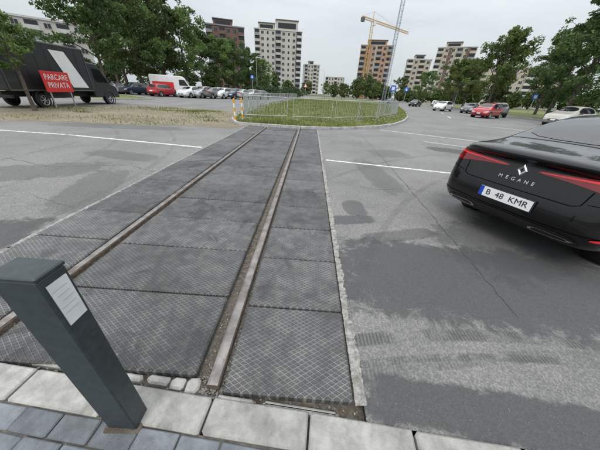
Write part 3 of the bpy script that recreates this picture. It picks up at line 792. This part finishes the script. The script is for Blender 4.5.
# ------------------------------------------------------------ trees
def tree_mesh(name,seed,H,R,base,leaf,nl,ls,style='round',nb=16,fork=0):
    rd=random.Random(seed); g=Geo(); tips=[]
    lean=rd.uniform(-.03,.03)*H
    tp=[];tr_=[]
    for i in range(9):
        t=i/8; tp.append(Vector((lean*t*t+rd.gauss(0,.012*H)*t,rd.gauss(0,.012*H)*t,H*.93*t))); tr_.append(H*.017*(1-t)**.8+.02)
    tr_[0]*=1.35
    g.path(tp,tr_,BARK,9)
    def at(t):
        k=min(7,int(t*8)); u=t*8-k; return tp[k].lerp(tp[k+1],u)
    for b in range(nb):
        t=base+(1-base)*((b+rd.random())/nb)*.97; p=at(t)
        a=b*2.4+rd.uniform(-.5,.5)
        if style=='round': ext=R*math.sin(math.pi*min(1,(t-base)/(1-base)*.86+.16))**.6*rd.uniform(.6,1.2); up=.45+.5*t
        elif style=='cone': ext=R*(1.02-(t-base)/(1-base))*rd.uniform(.75,1.1)+.15; up=.12
        else: ext=R*(.55+.45*math.sin(math.pi*(t-base)/(1-base)))*rd.uniform(.6,1.1); up=1.1
        d=Vector((math.cos(a),math.sin(a),up)).normalized(); pts=[p]; q=p.copy(); n=4
        for k in range(n):
            d=(d+Vector((rd.gauss(0,.18),rd.gauss(0,.18),rd.gauss(0,.1)))).normalized(); q=q+d*ext/n; pts.append(q.copy())
            if k>=1:
                for _ in range(2):
                    e=(d+Vector((rd.gauss(0,.9),rd.gauss(0,.9),rd.gauss(0,.5)))).normalized()*ext*rd.uniform(.22,.4)
                    g.tube(q,q+e,H*.0035,BARK,.006,4,False); tips.append((q+e,rd.uniform(.5,1.15)))
            if k>=1: tips.append((q.copy(),rd.uniform(.5,1.0)))
        g.path(pts,[H*.0085*(1-.2*i)*(1.1-t*.6) for i in range(5)],BARK,5)
    tips.append((at(1.0),.9))
    rn=np.random.default_rng(seed)
    tips=[x for x in tips if rd.random()>.24]
    W=np.array([w for _,w in tips]); W=W**1.5; W/=W.sum()
    idx=rn.choice(len(tips),nl,p=W)
    cen=np.array([tuple(p) for p,_ in tips])[idx]; sz=np.array([w for _,w in tips])[idx]
    cr=R*(.155 if style!='cone' else .12)
    off=rn.normal(0,1,(nl,3)); off/=np.linalg.norm(off,axis=1,keepdims=True)+1e-6
    off*=(rn.random((nl,1))**.45)*cr*1.35*sz[:,None]; off[:,2]*=.7
    c=cen+off
    n=rn.normal(0,1,(nl,3)); n[:,2]+=.5; n/=np.linalg.norm(n,axis=1,keepdims=True)
    a=np.cross(n,rn.normal(0,1,(nl,3))); a/=np.linalg.norm(a,axis=1,keepdims=True); b=np.cross(n,a)
    s=(ls*rn.uniform(.6,1.3,(nl,1)))
    q=np.stack([c-a*s,c-b*s*.55,c+a*s,c+b*s*.55],axis=1).reshape(-1,3)
    o=len(g.v); g.v+= [tuple(x) for x in q.tolist()]; k=g.slot(leaf)
    g.f+=[(o+4*i,o+4*i+1,o+4*i+2,o+4*i+3) for i in range(nl)]; g.m+=[k]*nl; g.smooth+=[False]*nl
    return g.mesh(name)
T={'A':tree_mesh('tree_a',1,13,4.6,.18,LEAF1,11500,.17,'round',22),
   'B':tree_mesh('tree_b',2,12,3.6,.15,LEAF1,10500,.17,'round',22),
   'C':tree_mesh('tree_c',3,12,2.4,.12,LEAF3,9000,.17,'cone',30),
   'D':tree_mesh('tree_d',4,12,2.6,.15,LEAF3,9000,.17,'col',24),
   'S':tree_mesh('tree_s',5,3.9,1.2,.42,LEAF2,4600,.065,'round',18),
   'E':tree_mesh('tree_e',8,10,3.6,.22,LEAF2,9500,.15,'round',20)}
def tree(k,x,y,s=1.,nm='deciduous_tree'):
    o=ob(nm,T[k],None,(x,y,0),random.random()*6.28); o.scale=(s*random.uniform(.93,1.07),s*random.uniform(.93,1.07),s); return o
tree('S',-13.35,12.0,.98,'young_tree'); tree('S',-14.4,10.7,.9,'young_tree')
for (k,r,y,s) in (('B',-.78,33,.98),('A',-.70,40,1.05),('E',-.64,42,1.2),('A',-.55,48,1.12),('E',-.47,50,1.25),('A',-.60,56,1.15),('B',-.41,60,1.0),('E',-.35,62,1.1),('A',-.29,66,.86),('B',-.23,70,.88),('E',-.19,78,.9),('D',-.73,46,1.2),('E',-1.12,34,.55),('E',-.95,38,.5)):
    tree(k,r*y,y,s)
for (k,x,y,s,nm) in (('E',30.2,46,1.15,'deciduous_tree'),('D',33,49,.95,'deciduous_tree'),('E',30.5,58,.9,'deciduous_tree'),('A',27.5,29,.86,'deciduous_tree'),('E',31,24,1.1,'deciduous_tree'),('B',31,35,.9,'deciduous_tree'),('E',34.5,61,.95,'deciduous_tree'),('B',36,70,.8,'deciduous_tree'),('C',38,56,.9,'conifer_tree'),('A',42,50,.9,'deciduous_tree'),('E',33,80,.85,'deciduous_tree'),('B',40,35,1.0,'deciduous_tree'),
                    ('E',30,92,.75,'deciduous_tree'),('E',5,98,.5,'deciduous_tree'),('E',11,97,.5,'deciduous_tree'),('E',17,101,.55,'deciduous_tree'),('E',23,100,.55,'deciduous_tree')):
    tree(k,x,y,s,nm)
def belt(name,pts,n,hmin,hmax,thick,ls,mat):
    rn=np.random.default_rng(21); P=np.array(pts,float); seg=np.linalg.norm(np.diff(P,axis=0),axis=1); cum=np.concatenate([[0],np.cumsum(seg)])
    ncl=int(cum[-1]/2.2); t=rn.random(ncl)*cum[-1]
    cx=np.interp(t,cum,P[:,0]);cy=np.interp(t,cum,P[:,1])+rn.normal(0,thick,ncl)
    hh=hmin+(hmax-hmin)*(.5+.5*np.sin(t*.21+np.sin(t*.077)*2))*rn.uniform(.6,1.1,ncl); rad=rn.uniform(1.6,3.2,ncl)
    i=rn.integers(0,ncl,n); u=rn.normal(0,1,(n,3));u/=np.linalg.norm(u,axis=1,keepdims=True); u*=rn.random((n,1))**.4
    zc=hh[i]*.55
    c=np.stack([cx[i]+u[:,0]*rad[i],cy[i]+u[:,1]*rad[i],zc+u[:,2]*hh[i]*.48],1)
    nn=rn.normal(0,1,(n,3));nn/=np.linalg.norm(nn,axis=1,keepdims=True)
    a=np.cross(nn,rn.normal(0,1,(n,3)));a/=np.linalg.norm(a,axis=1,keepdims=True);b=np.cross(nn,a); s=ls*rn.uniform(.5,1.3,(n,1))
    q=np.stack([c-a*s,c-b*s*.6,c+a*s,c+b*s*.6],1).reshape(-1,3)
    me=bpy.data.meshes.new(name); me.from_pydata(q.tolist(),[],[(4*k,4*k+1,4*k+2,4*k+3) for k in range(n)]); me.materials.append(mat); ob(name,me)
belt('distant_trees',[(-150,70),(-95,80),(-55,90),(-25,105),(0,112),(30,116),(60,112),(90,100),(150,90)],48000,4.5,9.5,3.5,.55,LEAF1)
belt('hedge',[(-34,50),(-20,56),(-8,62),(-4,72)],7000,1.5,2.6,.5,.22,LEAF3)

# ------------------------------------------------------------ buildings
def facade(g,x0,x1,y,z0,z1,floors,bays,wall,frame,style,rng,depth):
    fh=(z1-z0)/floors; bw=(x1-x0)/bays
    for f in range(floors):
        for b in range(bays):
            cx=x0+bw*(b+.5); cz=z0+fh*(f+.5); s=style[b%len(style)]
            if s=='w':
                g.box((cx,y-.03,cz+.1),(bw*.50,.06,fh*.50),frame); g.box((cx,y-.07,cz+.1),(bw*.44,.04,fh*.44),GLASS); g.box((cx,y-.10,cz+.1),(.08,.03,fh*.44),frame)
            elif s=='b':
                g.box((cx,y-.05,cz+.05),(bw*.82,.1,fh*.72),GLASS)
                g.box((cx,y-.65,cz-fh*.48),(bw*.94,1.3,.18),frame); g.box((cx,y-1.27,cz-fh*.27),(bw*.94,.06,fh*.34),rng.choice([frame,wall,BALC]))
            elif s=='n':
                g.box((cx,y-.03,cz+.1),(bw*.30,.06,fh*.42),GLASS)
BALC=M('balcony_glass',(.22,.25,.27),.25)
ROOFM=M('roof_dark',(.12,.12,.125),.8)
def building(name,pa,pb,depth,H,floors,bays,wall,frame,style,pent=None,accent=None):
    a=Vector(pa);b=Vector(pb);W=(b-a).length; rz=math.atan2((b-a).y,(b-a).x)
    e=empty(name,(a.x,a.y,0),rz); rng=random.Random(name)
    g=Geo(); g.box((W/2,depth/2,H/2),(W,depth,H),wall); 
    if accent:
        for (f0,f1,mt) in accent: g.box((W*(f0+f1)/2,-.008,H/2),(W*(f1-f0),.05,H-.1),mt)
    g.obj('walls',e)
    g=Geo(); facade(g,0,W,-.04,0,H,floors,bays,wall,frame,style,rng,depth); g.obj('windows_and_balconies',e)
    for sd,nm in ((0,'side_windows_a'),(1,'side_windows_b')):
        g=Geo(); facade(g,0,depth,-.02,0,H,floors,max(2,int(depth/3.6)),wall,frame,'wn',rng,depth)
        o=g.obj(nm,e); o.location=(0,depth,0) if sd==0 else (W,0,0); o.rotation_euler=(0,0,-math.pi/2 if sd==0 else math.pi/2)
    g=Geo(); g.box((W/2,depth/2,H+.25),(W+.5,depth+.5,.5),frame); g.box((W/2,depth/2,H+.51),(W-.6,depth-.6,.1),ROOFM)
    if pent:
        for (f0,f1,ph) in pent:
            g.box((W*(f0+f1)/2,depth*.5,H+.5+ph/2),(W*(f1-f0),depth*.6,ph),wall); g.box((W*(f0+f1)/2,depth*.5,H+.6+ph),(W*(f1-f0)+.6,depth*.65,.3),ROOFM)
            g.box((W*(f0+f1)/2,depth*.2-.05,H+.5+ph*.5),(W*(f1-f0)*.8,.1,ph*.5),GLASS)
    g.obj('roof',e); return e
WL=M('render_white',(.46,.44,.40),.85,var=.07,vscale=.2); WB=M('render_beige',(.42,.37,.30),.85,var=.08,vscale=.2); WG=M('render_grey',(.20,.20,.21),.85)
WO=M('brick_orange',(.38,.25,.18),.9,var=.12,vscale=.4); WBR=M('brick_brown',(.15,.09,.07),.9,var=.12,vscale=.4); WF=M('frame_white',(.52,.52,.50),.7)
WDK=M('panel_dark',(.09,.085,.085),.8)
building('apartment_tower',(-36.6,176.2),(-8.2,179.8),18,33,11,9,WL,WF,'bwnwbwnwb',[(.08,.42,3.2),(.45,.92,5.2)],[(.02,.10,WDK),(.44,.55,WDK),(.88,.98,WDK)])
building('apartment_block',(-8.0,259),(6,261),14,24,8,5,WL,WF,'bwwbw',[(.3,.6,2.5)])
building('brown_apartment_block',(-49,131),(-33,136),14,25.5,9,6,WBR,WG,'bwbwwb',[(.2,.7,2.4)])
building('orange_apartment_block',(31.2,197),(52,193.2),18,31,10,6,WO,WB,'bwwbwb',[(.2,.8,3)],[(.0,.15,WB),(.45,.6,WB),(.86,1.0,WB)])
building('beige_apartment_block',(62,190),(76,186),14,24,8,4,WB,WF,'bwbw',[(.3,.7,2.2)])
building('beige_apartment_block',(77,184),(96,175),16,30,10,6,WB,WF,'bwwbwb',[(.2,.6,2.6)],[(.3,.4,WBR),(.75,.85,WBR)])
building('white_apartment_block',(-101,75),(-76,95),14,16.5,6,9,WL,WF,'bwbwwbwbw',[(.1,.3,1.6)])
building('low_apartment_block',(12,255),(28,252),14,15,5,6,WL,WF,'bww')
building('long_apartment_block',(100,175),(135,150),15,20,7,12,WB,WF,'bwwb')

def lattice(g,p0,p1,w,mat,step,r):
    p0=Vector(p0);p1=Vector(p1);d=(p1-p0);L=d.length;d.normalize()
    a=Vector((0,0,1)).cross(d) if abs(d.z)<.9 else Vector((1,0,0)); a.normalize(); b=d.cross(a)
    cs=[a*w/2+b*w/2,-a*w/2+b*w/2,-a*w/2-b*w/2,a*w/2-b*w/2]
    for c in cs: g.tube(p0+c,p1+c,r,mat,seg=5)
    n=int(L/step)
    for i in range(n):
        q0=p0+d*(L*i/n);q1=p0+d*(L*(i+1)/n)
        for k in range(4):
            c0,c1=cs[k],cs[(k+1)%4]
            g.tube(q0+c0,q1+c1,r*.6,mat,seg=4,cap=False); g.tube(q1+c0,q1+c1,r*.6,mat,seg=4,cap=False)
CY=M('crane_yellow',(.60,.40,.15),.55,var=.1,vscale=1); CBL=M('mast_grey',(.24,.27,.31),.5,metal=.2)
e=empty('tower_crane',(36,195,0)); g=Geo()
lattice(g,(0,0,0),(0,0,43),1.4,CY,2.6,.11); g.obj('mast',e)
g=Geo(); lattice(g,(0,0,43.5),(32,27,43.5),1.1,CY,2.6,.11); lattice(g,(0,0,43.5),(-8,-6.8,43.5),1.1,CY,2.6,.11); g.obj('jib',e)
g=Geo(); g.tube((0,0,43),(0,0,48),.2,CY); g.tube((0,0,48),(22,18.5,44),.06,CY); g.tube((0,0,48),(-8,-6.8,44),.06,CY); g.box((-7.5,-6.4,42.5),(1.8,1.8,2.0),ROOFM,.7); g.box((1.2,-.8,42),(1.4,1.4,1.8),WHT); g.obj('tie_bars_and_cab',e)
e=empty('lattice_mast',(20.8,77.3,0)); g=Geo(); lattice(g,(0,0,0),(0,0,46),.75,CBL,1.1,.045); g.obj('mast',e)

# ------------------------------------------------------------ light, sky, camera
w=bpy.data.worlds.new('World'); sc.world=w; w.use_nodes=True; nt=w.node_tree; bg=nt.nodes['Background']
EL,AZ=math.radians(52),math.radians(200)
sky=_n(nt,'ShaderNodeTexSky',sky_type='NISHITA'); sky.sun_disc=False; sky.sun_elevation=EL; sky.sun_rotation=AZ
tc=_n(nt,'ShaderNodeTexCoord'); sx=_n(nt,'ShaderNodeSeparateXYZ'); nt.links.new(tc.outputs['Generated'],sx.inputs[0])
ov=mixc(nt,maprange(nt,sx.outputs[2],0.0,.85),(6.2,6.65,6.95),(17.5,18.3,19.0))
mp=_n(nt,'ShaderNodeMapping'); mp.inputs['Scale'].default_value=(1,1,4.5); nt.links.new(tc.outputs['Generated'],mp.inputs['Vector'])
cl=noise(nt,mp.outputs[0],1.6,5,.55,.3)
ov=mixc(nt,maprange(nt,cl,.35,.68,0,1),mixc(nt,1.,ov,(.92,.935,.95),'MULTIPLY'),mixc(nt,1.,ov,(1.10,1.09,1.07),'MULTIPLY'))
c=mixc(nt,.88,sky.outputs[0],ov); nt.links.new(c,bg.inputs['Color']); bg.inputs['Strength'].default_value=.1
sun=bpy.data.lights.new('sun','SUN'); sun.energy=1.5; sun.angle=math.radians(22); sun.color=(1,.96,.90)
so=ob('sun',sun); 
dirv=Vector((math.sin(AZ)*math.cos(EL),math.cos(AZ)*math.cos(EL),math.sin(EL)))
so.rotation_euler=dirv.to_track_quat('Z','Y').to_euler()
h=1.45;f=232.;th=math.atan(132.4/f);ro=math.atan(.06);yaw=.0138
cam=bpy.data.cameras.new('camera');cam.sensor_width=36;cam.lens=f/600*36;cam.clip_end=4000;cam.clip_start=.05
co=ob('camera',cam)
F=Vector((0,math.cos(th),-math.sin(th)));R0=Vector((1,0,0));U0=Vector((0,math.sin(th),math.cos(th)))
Rr=math.cos(ro)*R0+math.sin(ro)*U0; Ur=-math.sin(ro)*R0+math.cos(ro)*U0
mt=Matrix((Rr,Ur,-F)).transposed().to_4x4()
co.matrix_world=Matrix.Translation((0,0,h))@Matrix.Rotation(yaw,4,'Z')@mt
sc.camera=co
sc.view_settings.view_transform='Standard'; sc.view_settings.look='None'; sc.view_settings.exposure=0
